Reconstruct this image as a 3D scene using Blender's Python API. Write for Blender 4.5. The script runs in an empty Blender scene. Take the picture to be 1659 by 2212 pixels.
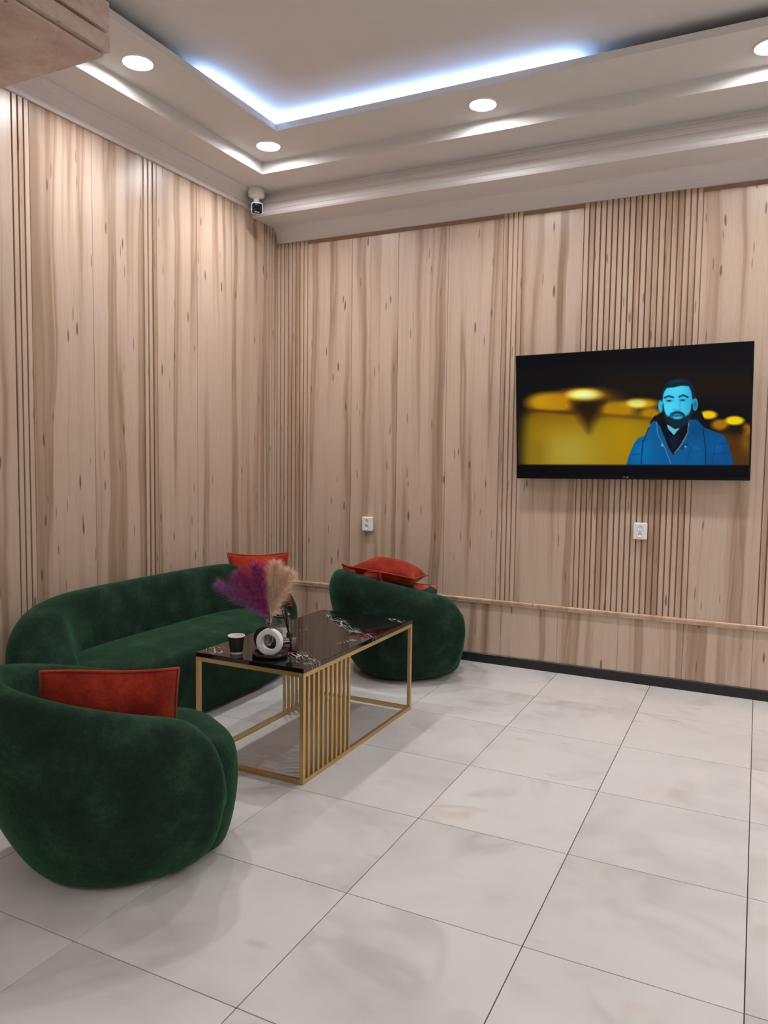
import bpy, math, random
import numpy as np
from mathutils import Vector, Matrix

random.seed(7)
rng = np.random.default_rng(11)
SC = bpy.context.scene
COL = SC.collection
PI = math.pi

# ---------------------------------------------------------------- camera
# x runs along the television wall, y is depth (television wall at y = 0), z is up, metres
YAW, PITCH, ROLL = -0.4585, -0.0716, 0.0132
CAM_LOC = (3.5139, -5.1378, 1.4604)
FOCAL_PX, IMG_W = 1636.44, 1659.0
_fw = Vector((math.sin(YAW) * math.cos(PITCH), math.cos(YAW) * math.cos(PITCH), math.sin(PITCH)))
_rt = Vector((math.cos(YAW), -math.sin(YAW), 0))
_up = _rt.cross(_fw)
_r2 = _rt * math.cos(ROLL) + _up * math.sin(ROLL)
_u2 = -_rt * math.sin(ROLL) + _up * math.cos(ROLL)
cam_data = bpy.data.cameras.new('camera')
cam_data.sensor_fit = 'HORIZONTAL'
cam_data.sensor_width = 36.0
cam_data.lens = FOCAL_PX / IMG_W * 36.0
cam_data.clip_start = 0.02
cam = bpy.data.objects.new('camera', cam_data)
cam.matrix_world = Matrix(((_r2.x, _u2.x, -_fw.x, CAM_LOC[0]),
                           (_r2.y, _u2.y, -_fw.y, CAM_LOC[1]),
                           (_r2.z, _u2.z, -_fw.z, CAM_LOC[2]),
                           (0, 0, 0, 1)))
COL.objects.link(cam)
SC.camera = cam

# ---------------------------------------------------------------- world, exposure
world = bpy.data.worlds.new('world')
SC.world = world
world.use_nodes = True
world.node_tree.nodes['Background'].inputs[0].default_value = (1.0, 0.93, 0.88, 1)
world.node_tree.nodes['Background'].inputs[1].default_value = 0.05
SC.view_settings.view_transform = 'Standard'
SC.view_settings.look = 'None'
SC.view_settings.gamma = 1.0
SC.view_settings.use_curve_mapping = False
EXPOSURE = 1.56
SC.view_settings.exposure = EXPOSURE
SC.cycles.use_denoising = True
SC.cycles.use_adaptive_sampling = True
SC.cycles.adaptive_threshold = 0.09
SC.cycles.adaptive_min_samples = 16
SC.cycles.max_bounces = 7
SC.cycles.diffuse_bounces = 3
SC.cycles.glossy_bounces = 3
SC.cycles.transmission_bounces = 8
SC.cycles.sample_clamp_indirect = 6.0
SC.cycles.caustics_reflective = False
SC.cycles.caustics_refractive = False

LAMP_STRENGTH = 42.0          # glowing face of the round ceiling downlights
LAMP_POWER, LAMP_SPREAD = 3.2, 140.0   # their downward beam, watts and degrees
LAMP_COLOR = (0.975, 0.965, 0.985)
STRIP_STRENGTH = 20.0         # cove light strip
STRIP_COLOR = (0.36, 0.56, 1.0)

# room sizes
RX, RY = 6.4, -7.6            # right wall, wall behind the camera
Z1, Z2, ZL, Z3 = 3.413, 3.492, 3.532, 3.590   # soffit, ledge, lip top, top ceiling
E1X, E1Y = 0.33, -0.667       # soffit edge
E2X, E2Y = 0.71, -1.057       # ledge lip

# ---------------------------------------------------------------- helpers
def srgb(r, g, b):
    f = lambda c: (c / 255 / 12.92) if c <= 10 else ((c / 255 + 0.055) / 1.055) ** 2.4
    return (f(r), f(g), f(b), 1.0)


class MB:
    """collects shapes for one mesh object"""
    def __init__(self):
        self.v, self.f, self.smooth = [], [], []

    def add(self, verts, faces, smooth=False):
        o = len(self.v)
        self.v += [tuple(p) for p in verts]
        self.f += [tuple(i + o for i in q) for q in faces]
        self.smooth += [smooth] * len(faces)
        return self

    def box(self, x0, x1, y0, y1, z0, z1):
        v = [(x0, y0, z0), (x1, y0, z0), (x1, y1, z0), (x0, y1, z0),
             (x0, y0, z1), (x1, y0, z1), (x1, y1, z1), (x0, y1, z1)]
        return self.add(v, [(0, 3, 2, 1), (4, 5, 6, 7), (0, 1, 5, 4), (1, 2, 6, 5), (2, 3, 7, 6), (3, 0, 4, 7)])

    def bevbox(self, x0, x1, y0, y1, z0, z1, b):
        """box with chamfered edges"""
        vs, fs = [], []
        xs, ys, zs = (x0, x1), (y0, y1), (z0, z1)
        idx = {}
        for i in (0, 1):
            for j in (0, 1):
                for k in (0, 1):
                    sx, sy, sz = (b if i == 0 else -b), (b if j == 0 else -b), (b if k == 0 else -b)
                    for a, p in enumerate([(xs[i], ys[j] + sy, zs[k] + sz), (xs[i] + sx, ys[j], zs[k] + sz),
                                           (xs[i] + sx, ys[j] + sy, zs[k])]):
                        idx[(i, j, k, a)] = len(vs); vs.append(p)
        I = idx
        for i in (0, 1):
            q = [I[(i, 0, 0, 0)], I[(i, 1, 0, 0)], I[(i, 1, 1, 0)], I[(i, 0, 1, 0)]]; fs.append(q if i else q[::-1])
            q = [I[(0, i, 0, 1)], I[(0, i, 1, 1)], I[(1, i, 1, 1)], I[(1, i, 0, 1)]]; fs.append(q if i else q[::-1])
            q = [I[(0, 0, i, 2)], I[(1, 0, i, 2)], I[(1, 1, i, 2)], I[(0, 1, i, 2)]]; fs.append(q if i else q[::-1])
        for j in (0, 1):
            for k in (0, 1):
                fs.append([I[(0, j, k, 1)], I[(1, j, k, 1)], I[(1, j, k, 2)], I[(0, j, k, 2)]])
                fs.append([I[(j, 0, k, 0)], I[(j, 1, k, 0)], I[(j, 1, k, 2)], I[(j, 0, k, 2)]])
                fs.append([I[(j, k, 0, 0)], I[(j, k, 1, 0)], I[(j, k, 1, 1)], I[(j, k, 0, 1)]])
        for i in (0, 1):
            for j in (0, 1):
                for k in (0, 1):
                    fs.append([I[(i, j, k, 0)], I[(i, j, k, 1)], I[(i, j, k, 2)]])
        return self.add(vs, fs)

    def rings(self, rings, closed_ring=True, cap0=True, cap1=True, smooth=True):
        n = len(rings[0]); v = [p for r in rings for p in r]; f = []
        for i in range(len(rings) - 1):
            for j in range(n if closed_ring else n - 1):
                k = (j + 1) % n
                f.append((i * n + j, i * n + k, (i + 1) * n + k, (i + 1) * n + j))
        if cap0: f.append(tuple(range(n))[::-1])
        if cap1: f.append(tuple(range((len(rings) - 1) * n, len(rings) * n)))
        return self.add(v, f, smooth)

    def lathe(self, prof, n=32, center=(0, 0, 0), cap0=True, cap1=True, smooth=True):
        cx, cy, cz = center
        rs = [[(cx + r * math.cos(2 * PI * k / n), cy + r * math.sin(2 * PI * k / n), cz + z) for k in range(n)]
              for r, z in prof]
        return self.rings(rs, True, cap0, cap1, smooth)

    def tube(self, pts, r, n=8, closed=False, smooth=True):
        pts = [Vector(p) for p in pts]; m = len(pts)
        rr = r if isinstance(r, (list, tuple)) else [r] * m
        rings = []
        prev = None
        for i, p in enumerate(pts):
            a = pts[(i - 1) % m] if (closed or i > 0) else p
            b = pts[(i + 1) % m] if (closed or i < m - 1) else p
            t = (b - a).normalized()
            ref = prev if prev is not None else (Vector((0, 0, 1)) if abs(t.z) < 0.9 else Vector((1, 0, 0)))
            s = (ref - t * ref.dot(t)).normalized(); prev = s
            w = t.cross(s)
            rings.append([p + (s * math.cos(2 * PI * k / n) + w * math.sin(2 * PI * k / n)) * rr[i] for k in range(n)])
        if closed: rings.append(rings[0])
        return self.rings(rings, True, not closed, not closed, smooth)

    def extrude(self, prof, axis, a0, a1, smooth=False):
        """closed profile (list of 2-D points) swept along x or y"""
        def P(q, a): return (a, q[0], q[1]) if axis == 'x' else (q[0], a, q[1])
        return self.rings([[P(q, a0) for q in prof], [P(q, a1) for q in prof]], True, True, True, smooth)

    def mesh(self, name):
        me = bpy.data.meshes.new(name)
        me.from_pydata(self.v, [], self.f)
        me.polygons.foreach_set('use_smooth', self.smooth)
        me.update()
        bm_fix(me)
        return me

    def build(self, name, mat, parent=None, **kw):
        return link(name, self.mesh(name), mat, parent, **kw)


def bm_fix(me):
    import bmesh
    bm = bmesh.new(); bm.from_mesh(me)
    bmesh.ops.recalc_face_normals(bm, faces=bm.faces)
    bm.to_mesh(me); bm.free()


def link(name, me, mat, parent=None, loc=None, rot=None, label=None, cat=None, group=None, kind=None):
    o = bpy.data.objects.new(name, me)
    COL.objects.link(o)
    if mat is not None and hasattr(me, 'materials') and len(me.materials) == 0:
        me.materials.append(mat)
    if parent is not None: o.parent = parent
    if loc is not None: o.location = loc
    if rot is not None: o.rotation_euler = rot
    tag(o, label, cat, group, kind)
    return o


def tag(o, label=None, cat=None, group=None, kind=None):
    if label: o['label'] = label
    if cat: o['category'] = cat
    if group: o['group'] = group
    if kind: o['kind'] = kind
    return o


def empty(name, loc, rz=0, label=None, cat=None, group=None, kind=None):
    o = bpy.data.objects.new(name, None)
    COL.objects.link(o)
    o.empty_display_size = 0.1
    o.location = loc; o.rotation_euler = (0, 0, rz)
    return tag(o, label, cat, group, kind)


def subsurf(o, lv=2):
    m = o.modifiers.new('subdivision', 'SUBSURF'); m.levels = lv; m.render_levels = lv
    return o


def text_mesh(name, body, size, mat, parent, loc, rot, extrude=0.0005):
    cu = bpy.data.curves.new(name, 'FONT'); cu.body = body; cu.size = size; cu.extrude = extrude
    cu.align_x = 'CENTER'; cu.align_y = 'CENTER'
    tmp = bpy.data.objects.new(name + '_tmp', cu); COL.objects.link(tmp)
    dg = bpy.context.evaluated_depsgraph_get()
    me = bpy.data.meshes.new_from_object(tmp.evaluated_get(dg))
    bpy.data.objects.remove(tmp); bpy.data.curves.remove(cu)
    me.materials.clear(); me.materials.append(mat)
    return link(name, me, mat, parent, loc, rot)

# ---------------------------------------------------------------- materials
class NT:
    def __init__(self, name):
        self.m = bpy.data.materials.new(name); self.m.use_nodes = True
        self.t = self.m.node_tree; self.n = self.t.nodes
        self.b = self.n['Principled BSDF']

    def node(self, typ, **kw):
        x = self.n.new(typ)
        for k, v in kw.items():
            if k.startswith('i_'):
                key = k[2:]
                x.inputs[int(key) if key.isdigit() else key.replace('_', ' ')].default_value = v
            else: setattr(x, k, v)
        return x

    def l(self, a, b): self.t.links.new(a, b)

    def math(self, op, a, b=None, c=None, clamp=False):
        x = self.node('ShaderNodeMath', operation=op, use_clamp=clamp)
        for i, q in enumerate((a, b, c)):
            if q is None: continue
            if isinstance(q, (int, float)): x.inputs[i].default_value = q
            else: self.l(q, x.inputs[i])
        return x.outputs[0]

    def mix(self, fac, a, b, blend='MIX'):
        x = self.node('ShaderNodeMix', data_type='RGBA', blend_type=blend)
        for s, q in ((x.inputs[0], fac), (x.inputs[6], a), (x.inputs[7], b)):
            if isinstance(q, (int, float, tuple)): s.default_value = q
            else: self.l(q, s)
        return x.outputs[2]

    def ramp(self, fac, stops, interp='LINEAR'):
        x = self.node('ShaderNodeValToRGB'); x.color_ramp.interpolation = interp
        els = x.color_ramp.elements
        while len(els) < len(stops): els.new(0.5)
        for e, (p, c) in zip(els, stops):
            e.position = p; e.color = c if isinstance(c, tuple) else (c, c, c, 1)
        self.l(fac, x.inputs[0]); return x.outputs[0]

    def noise(self, vec, scale, detail=3, rough=0.55, dist=0.0):
        x = self.node('ShaderNodeTexNoise'); x.inputs['Scale'].default_value = scale
        x.inputs['Detail'].default_value = detail; x.inputs['Roughness'].default_value = rough
        x.inputs['Distortion'].default_value = dist
        if vec is not None: self.l(vec, x.inputs['Vector'])
        return x.outputs['Fac']

    def coords(self, rand=0.0, scale=(1, 1, 1)):
        """object coordinates, optionally shifted per object"""
        tc = self.node('ShaderNodeTexCoord').outputs['Object']
        mp = self.node('ShaderNodeMapping'); self.l(tc, mp.inputs['Vector'])
        mp.inputs['Scale'].default_value = scale
        if rand:
            r = self.node('ShaderNodeObjectInfo').outputs['Random']
            cx = self.node('ShaderNodeCombineXYZ')
            self.l(self.math('MULTIPLY', r, rand), cx.inputs[0])
            self.l(self.math('MULTIPLY', r, rand * 1.7), cx.inputs[2])
            self.l(cx.outputs[0], mp.inputs['Location'])
        return mp.outputs[0]

    def scaled(self, vec, s):
        x = self.node('ShaderNodeVectorMath', operation='MULTIPLY'); self.l(vec, x.inputs[0])
        x.inputs[1].default_value = s; return x.outputs[0]

    def bump(self, h, strength, dist=0.01):
        x = self.node('ShaderNodeBump'); x.inputs['Strength'].default_value = strength
        x.inputs['Distance'].default_value = dist
        self.l(h, x.inputs['Height']); self.l(x.outputs[0], self.b.inputs['Normal'])

    def base(self, c):
        if isinstance(c, tuple): self.b.inputs['Base Color'].default_value = c
        else: self.l(c, self.b.inputs['Base Color'])

    def set(self, **kw):
        for k, v in kw.items(): self.b.inputs[k.replace('_', ' ')].default_value = v
        return self


def plain(name, col, rough=0.5, metal=0.0, spec=0.5, var=0.06, scale=30, **kw):
    t = NT(name)
    n = t.noise(t.coords(), scale, 3)
    dark = tuple(c * (1 - var * 2) for c in col[:3]) + (1,)
    t.base(t.mix(n, dark, col))
    t.set(Roughness=rough, Metallic=metal, Specular_IOR_Level=spec, **kw)
    return t.m


def emit(name, col, strength):
    t = NT(name)
    t.base((0.8, 0.8, 0.8, 1))
    t.b.inputs['Emission Color'].default_value = tuple(col[:3]) + (1,)
    t.b.inputs['Emission Strength'].default_value = strength
    return t.m


def wood(name, light, mid, dark, dash, rand=37.0, rough=0.31):
    t = NT(name)
    v = t.coords(rand)
    # slow sideways waver of the grain along the height
    wv = t.noise(t.scaled(v, (2.0, 1.0, 1.1)), 1.0, 2)
    sep = t.node('ShaderNodeSeparateXYZ'); t.l(v, sep.inputs[0])
    x = t.math('ADD', sep.outputs[0], t.math('MULTIPLY', t.math('SUBTRACT', wv, 0.5), 0.075))
    cmb = t.node('ShaderNodeCombineXYZ'); t.l(x, cmb.inputs[0]); t.l(sep.outputs[2], cmb.inputs[2])
    w = cmb.outputs[0]
    broad = t.noise(t.scaled(w, (6.8, 1.0, 0.20)), 1.0, 1.8, 0.5)
    fine = t.noise(t.scaled(w, (38.0, 1.0, 0.5)), 1.0, 3, 0.6)
    grain = t.noise(t.scaled(w, (260.0, 1.0, 5.0)), 1.0, 2, 0.6)
    f = t.math('ADD', t.math('MULTIPLY', broad, 0.80), t.math('MULTIPLY', fine, 0.20))
    col = t.ramp(f, [(0.33, dark), (0.43, mid), (0.49, light), (0.56, light), (0.61, mid), (0.70, dark)])
    # narrow darker edge lines of the streaks
    edge = t.ramp(broad, [(0.385, 0.0), (0.40, 1.0), (0.44, 0.0)])
    col = t.mix(t.math('MULTIPLY', edge, 0.7), col, dark)
    col = t.mix(t.math('MULTIPLY', t.math('SUBTRACT', grain, 0.45, clamp=True), 0.9), col, dark)
    # short dark dashes and knots
    vo = t.node('ShaderNodeTexVoronoi'); vo.inputs['Randomness'].default_value = 1.0
    vo.inputs['Scale'].default_value = 1.0
    t.l(t.scaled(w, (13.0, 1.0, 2.6)), vo.inputs['Vector'])
    d = t.math('ADD', vo.outputs['Distance'], t.math('MULTIPLY', t.math('SUBTRACT', fine, 0.5), 0.12))
    k = t.ramp(d, [(0.065, 1.0), (0.115, 0.0)])
    col = t.mix(t.math('MULTIPLY', k, 0.8), col, dash)
    vk = t.node('ShaderNodeTexVoronoi'); vk.inputs['Scale'].default_value = 1.0
    t.l(t.scaled(w, (24.0, 1.0, 2.4)), vk.inputs['Vector'])
    k2 = t.ramp(vk.outputs['Distance'], [(0.075, 1.0), (0.12, 0.0)])
    col = t.mix(t.math('MULTIPLY', k2, 0.6), col, dash)
    t.base(col)
    t.set(Roughness=rough, Specular_IOR_Level=0.5)
    t.bump(grain, 0.08, 0.002)
    return t.m


M = {}
M['paint'] = plain('white_ceiling_paint', srgb(226, 223, 221), 0.8, var=0.015, scale=6)
M['cornice'] = plain('white_moulding_paint', srgb(228, 223, 222), 0.85, var=0.015, scale=8)
M['wall_paint'] = plain('warm_white_wall_paint', srgb(222, 212, 202), 0.7, var=0.02, scale=5)
M['wood'] = wood('oak_laminate', srgb(199, 176, 157), srgb(184, 158, 137), srgb(146, 119, 97), srgb(92, 68, 51))
M['wood_slat'] = wood('oak_slat_laminate', srgb(199, 176, 156), srgb(185, 159, 137), srgb(160, 132, 109), srgb(108, 80, 58), rand=61.0)
M['wood_back'] = plain('brown_backing_board', srgb(172, 136, 110), 0.6, var=0.12, scale=12)
M['rail'] = wood('oak_rail', srgb(205, 176, 148), srgb(196, 166, 137), srgb(176, 144, 114), srgb(150, 118, 90), rand=20)
M['black_base'] = plain('black_skirting', srgb(24, 21, 23), 0.35, var=0.1)
M['grout'] = plain('dark_grout', srgb(92, 84, 78), 0.8, var=0.3, scale=15)


def marble_tile():
    t = NT('white_marble_tile')
    v = t.coords(53.0)
    soft = t.noise(v, 1.6, 4, 0.55, 0.6)
    warp = t.noise(v, 1.7, 3, 0.5, 0.9)
    vein = t.math('ABSOLUTE', t.math('SUBTRACT', warp, 0.5))
    veinm = t.ramp(vein, [(0.0, 1.0), (0.075, 0.0)], 'EASE')
    mask = t.ramp(t.noise(v, 2.1, 2), [(0.44, 0.0), (0.68, 1.0)])
    col = t.ramp(soft, [(0.3, srgb(196, 193, 190)), (0.5, srgb(212, 209, 206)), (0.72, srgb(217, 214, 210))])
    col = t.mix(t.math('MULTIPLY', t.math('MULTIPLY', veinm, mask), 0.30), col, srgb(146, 142, 138))
    warm = t.ramp(t.noise(v, 3.1, 2), [(0.66, 0.0), (0.80, 1.0)])
    col = t.mix(t.math('MULTIPLY', warm, 0.5), col, srgb(192, 172, 148))
    vo = t.node('ShaderNodeTexVoronoi'); vo.inputs['Scale'].default_value = 2.4
    t.l(t.scaled(v, (1.0, 2.4, 1.0)), vo.inputs['Vector'])
    smud = t.ramp(vo.outputs['Distance'], [(0.02, 1.0), (0.13, 0.0)])
    col = t.mix(t.math('MULTIPLY', smud, t.math('MULTIPLY', t.noise(v, 22, 3), 0.55)), col, srgb(140, 134, 126))
    t.base(col)
    t.set(Roughness=0.2, Specular_IOR_Level=0.4)
    return t.m


M['tile'] = marble_tile()


def black_marble():
    t = NT('black_marble')
    v = t.coords()
    nz = t.noise(v, 4.0, 4, 0.6, 0.5)
    # veins gathered in a few streaks across the slab
    bmask = None
    for lx, ly, rot, la, lb, amp in ((0.0, 0.30, -0.72, 0.40, 0.060, 1.0), (0.19, -0.42, -0.64, 0.26, 0.075, 1.0), (-0.25, -0.50, -0.6, 0.12, 0.08, 1.0),
                                     (0.24, 0.52, -0.4, 0.13, 0.04, 0.9), (0.22, -0.05, 1.2, 0.12, 0.03, 0.6), (-0.12, 0.03, 1.3, 0.10, 0.02, 0.6), (0.28, 0.12, -0.9, 0.08, 0.05, 1.0)):
        mp = t.node('ShaderNodeMapping', vector_type='TEXTURE')
        mp.inputs['Location'].default_value = (lx, ly, 0); mp.inputs['Rotation'].default_value = (0, 0, rot)
        mp.inputs['Scale'].default_value = (la, lb, 1.0); t.l(v, mp.inputs['Vector'])
        ln = t.node('ShaderNodeVectorMath', operation='LENGTH'); t.l(mp.outputs[0], ln.inputs[0])
        m_ = t.math('MULTIPLY', t.ramp(ln.outputs['Value'], [(0.45, 1.0), (1.0, 0.0)]), amp)
        bmask = m_ if bmask is None else t.math('MAXIMUM', bmask, m_)
    vo = t.node('ShaderNodeTexVoronoi', feature='DISTANCE_TO_EDGE'); vo.inputs['Scale'].default_value = 1.0
    mp = t.node('ShaderNodeMapping', vector_type='TEXTURE'); mp.inputs['Rotation'].default_value = (0, 0, -0.66)
    mp.inputs['Scale'].default_value = (1 / 7, 1 / 55, 1)
    x = t.node('ShaderNodeVectorMath', operation='ADD')
    nv = t.node('ShaderNodeTexNoise'); nv.inputs['Scale'].default_value = 9; t.l(v, nv.inputs['Vector'])
    sc = t.scaled(nv.outputs['Color'], (0.05, 0.05, 0.0)); t.l(v, x.inputs[0]); t.l(sc, x.inputs[1])
    t.l(x.outputs[0], mp.inputs['Vector']); t.l(mp.outputs[0], vo.inputs['Vector'])
    line = t.ramp(vo.outputs['Distance'], [(0.02, 1.0), (0.09, 0.0)])
    gate = t.ramp(t.noise(v, 22, 2), [(0.40, 0.0), (0.50, 1.0)])
    fac = t.math('MULTIPLY', t.math('MULTIPLY', line, bmask), gate)
    col = t.mix(fac, t.ramp(nz, [(0.35, srgb(10, 9, 10)), (0.7, srgb(26, 23, 24))]), srgb(225, 222, 220))
    t.base(col)
    t.set(Roughness=0.06, Specular_IOR_Level=0.62)
    return t.m


M['black_marble'] = black_marble()
M['gold'] = plain('brushed_gold', srgb(214, 180, 122), 0.38, 0.75, var=0.06, scale=60)


def teddy():
    t = NT('green_teddy_fabric')
    v = t.coords()
    big = t.noise(v, 7.0, 4, 0.6)
    small = t.noise(v, 210.0, 3, 0.7)
    mid = t.noise(v, 45.0, 3, 0.6)
    f = t.math('ADD', t.math('MULTIPLY', big, 0.55), t.math('ADD', t.math('MULTIPLY', small, 0.3), t.math('MULTIPLY', mid, 0.15)))
    col = t.ramp(f, [(0.34, srgb(14, 28, 21)), (0.5, srgb(26, 44, 34)), (0.66, srgb(46, 69, 55))])
    t.base(col)
    t.set(Roughness=0.95, Specular_IOR_Level=0.12, Sheen_Weight=0.5, Sheen_Roughness=0.4)
    t.b.inputs['Sheen Tint'].default_value = srgb(90, 160, 115)
    h = t.math('ADD', t.math('MULTIPLY', small, 0.6), t.math('MULTIPLY', mid, 0.8))
    t.bump(h, 0.55, 0.006)
    return t.m


M['teddy'] = teddy()


def velvet(name, c1, c2, c3):
    t = NT(name)
    v = t.coords()
    big = t.noise(v, 9.0, 4, 0.6)
    small = t.noise(v, 180.0, 3, 0.7)
    f = t.math('ADD', t.math('MULTIPLY', big, 0.6), t.math('MULTIPLY', small, 0.4))
    t.base(t.ramp(f, [(0.35, c1), (0.5, c2), (0.68, c3)]))
    t.set(Roughness=0.85, Specular_IOR_Level=0.15, Sheen_Weight=0.3, Sheen_Roughness=0.4)
    t.b.inputs['Sheen Tint'].default_value = srgb(255, 150, 110)
    t.bump(f, 0.4, 0.006)
    return t.m


M['rust'] = velvet('rust_velvet', srgb(108, 26, 17), srgb(138, 40, 25), srgb(170, 62, 40))
M['rust_pipe'] = velvet('rust_piping', srgb(132, 46, 32), srgb(158, 62, 44), srgb(182, 84, 62))


def patterned():
    t = NT('green_patterned_fabric')
    v = t.coords()
    a = t.noise(v, 6.5, 1, 0.4)
    b = t.node('ShaderNodeMapping'); b.inputs['Location'].default_value = (3, 7, 1); t.l(v, b.inputs['Vector'])
    c = t.noise(b.outputs[0], 8.0, 1, 0.4)
    col = t.mix(t.ramp(a, [(0.55, 0.0), (0.56, 1.0)]), srgb(22, 60, 38), srgb(192, 74, 60))
    col = t.mix(t.ramp(c, [(0.62, 0.0), (0.63, 1.0)]), col, srgb(150, 50, 74))
    t.base(col); t.set(Roughness=0.85)
    return t.m


M['patterned'] = patterned()


def stone():
    t = NT('travertine')
    v = t.coords()
    n = t.noise(t.scaled(v, (3, 3, 7)), 1.6, 5, 0.6)
    n2 = t.noise(v, 38, 3, 0.6)
    col = t.ramp(t.math('ADD', t.math('MULTIPLY', n, 0.7), t.math('MULTIPLY', n2, 0.3)),
                 [(0.35, srgb(196, 172, 158)), (0.5, srgb(214, 193, 181)), (0.66, srgb(226, 208, 198))])
    pit = t.node('ShaderNodeTexVoronoi'); pit.inputs['Scale'].default_value = 11; t.l(v, pit.inputs['Vector'])
    p = t.ramp(pit.outputs['Distance'], [(0.05, 1.0), (0.11, 0.0)])
    col = t.mix(t.math('MULTIPLY', p, 0.75), col, srgb(120, 92, 74))
    t.base(col); t.set(Roughness=0.6)
    t.bump(n2, 0.25, 0.004)
    return t.m


M['stone'] = stone()
M['white_plastic'] = plain('white_plastic', srgb(236, 232, 230), 0.35, var=0.01)
M['socket_hole'] = plain('dark_socket_hole', srgb(60, 58, 56), 0.5)
M['steel'] = plain('steel_contact', srgb(180, 176, 170), 0.3, 1.0)
M['tv_black'] = plain('gloss_black_plastic', srgb(10, 10, 12), 0.3, spec=0.2, var=0.1)
M['camera_face'] = plain('dark_blue_glass', srgb(22, 20, 44), 0.12, var=0.1)
M['print_white'] = plain('white_print', srgb(200, 200, 206), 0.5)
M['logo_red'] = plain('red_logo', srgb(170, 20, 50), 0.4)
M['ceramic'] = plain('white_matt_ceramic', srgb(232, 229, 232), 0.55, var=0.01)
M['black_ceramic'] = plain('black_matt_ceramic', srgb(18, 18, 20), 0.5)
M['black_tray'] = plain('black_lacquer', srgb(14, 13, 15), 0.2)
M['cup_black'] = plain('black_card', srgb(20, 17, 17), 0.6)
M['cup_white'] = plain('white_card', srgb(236, 230, 222), 0.6, var=0.01)
M['label'] = plain('cream_paper_label', srgb(226, 220, 208), 0.6, var=0.02)
M['label_mark'] = plain('grey_label_print', srgb(186, 184, 172), 0.6, var=0.02)
M['ink'] = plain('black_ink', srgb(30, 28, 26), 0.6)
M['rubber'] = plain('black_rubber', srgb(16, 15, 15), 0.7)
M['reed'] = plain('black_reed', srgb(18, 16, 16), 0.7)
M['lamp_rim'] = plain('white_lamp_rim', srgb(240, 236, 230), 0.4, var=0.01)
M['lamp'] = emit('downlight_glow', LAMP_COLOR, LAMP_STRENGTH)
M['strip'] = emit('cove_strip_glow', STRIP_COLOR, STRIP_STRENGTH)


def glass(name, col=(1, 1, 1, 1), rough=0.0, ior=1.45):
    t = NT(name)
    t.base(col)
    t.set(Roughness=rough, IOR=ior, Transmission_Weight=1.0)
    return t.m


M['glass'] = glass('clear_glass', (0.97, 0.98, 0.98, 1))
M['pink'] = glass('pink_liquid', srgb(236, 60, 120), 0.05, 1.33)


def feather(name, c1, c2):
    t = NT(name)
    n = t.noise(t.coords(), 60, 2)
    t.base(t.ramp(n, [(0.35, c1), (0.65, c2)]))
    t.set(Roughness=0.8, Specular_IOR_Level=0.2)
    return t.m


M['purple'] = feather('purple_pampas', srgb(136, 42, 100), srgb(192, 92, 150))
M['mauve'] = feather('mauve_pampas', srgb(132, 74, 128), srgb(170, 110, 162))
M['beige'] = feather('beige_pampas', srgb(234, 192, 160), srgb(252, 226, 204))

# ---------------------------------------------------------------- floor
GX, GY, TS = 2.333, -1.191, 0.604
floor = MB().box(-0.05, RX + 0.05, RY - 0.05, 0.05, -0.06, -0.0035).build('floor', M['grout'], kind='structure')
tag(floor, 'white marble tiled floor with thin dark joints')
gap = 0.0034
full_tile = None
xs = [GX + TS * i for i in range(-5, 9)]
ys = [GY + 0.6 * j for j in range(-12, 4)]
for i in range(len(xs) - 1):
    for j in range(len(ys) - 1):
        x0, x1 = max(xs[i], 0.0), min(xs[i + 1], RX)
        y0, y1 = max(ys[j], RY), min(ys[j + 1], 0.0)
        if x1 - x0 < 0.02 or y1 - y0 < 0.02: continue
        cx, cy = (x0 + x1) / 2, (y0 + y1) / 2
        hx, hy = (x1 - x0 - gap) / 2, (y1 - y0 - gap) / 2
        is_full = abs(x1 - x0 - TS) < 1e-6 and abs(y1 - y0 - 0.6) < 1e-6
        if is_full and full_tile is not None: me = full_tile
        else:
            me = MB().bevbox(-hx, hx, -hy, hy, -0.008, 0.0, 0.0006).mesh('floor_tile')
            if is_full: full_tile = me
        link('floor_tile', me, M['tile'], floor, (cx, cy, 0))

# ---------------------------------------------------------------- walls
wall_back = MB().box(-0.1, RX + 0.1, 0.0, 0.1, 0.0, Z3 + 0.1).build('wall_back', M['wood_back'], kind='structure')
tag(wall_back, 'oak panelled wall carrying the television')
wall_left = MB().box(-0.1, 0.0, RY - 0.1, 0.0, 0.0, Z3 + 0.1).build('wall_left', M['wood_back'], kind='structure')
tag(wall_left, 'oak panelled wall behind the sofa')
wall_right = MB().box(RX, RX + 0.1, RY - 0.1, 0.0, 0.0, Z3 + 0.1).build('wall_right', M['wall_paint'], kind='structure')
wall_front = MB().box(-0.1, RX + 0.1, RY - 0.1, RY, 0.0, Z3 + 0.1).build('wall_front', M['wall_paint'], kind='structure')

PITCH_S, SLAT_W, SLAT_T, PLANK_T = 0.0361, 0.0266, 0.0105, 0.0065
_cache = {}


def board(parent, name, side, a0, a1, z0, z1, t, mat, off=0.0):
    """one board on a wall: a0..a1 along the wall, local x across, local z up"""
    w, h = a1 - a0, z1 - z0
    key = (round(w, 4), round(h, 4), t, mat.name)
    if key not in _cache:
        b = 0.0012
        _cache[key] = MB().bevbox(-w / 2, w / 2, -t, 0.0, -h / 2, h / 2, b).mesh(name)
    c, zc = (a0 + a1) / 2, (z0 + z1) / 2
    if side == 'back': return link(name, _cache[key], mat, parent, (c, -off, zc))
    return link(name, _cache[key], mat, parent, (off, c, zc), (0, 0, PI / 2))


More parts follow.
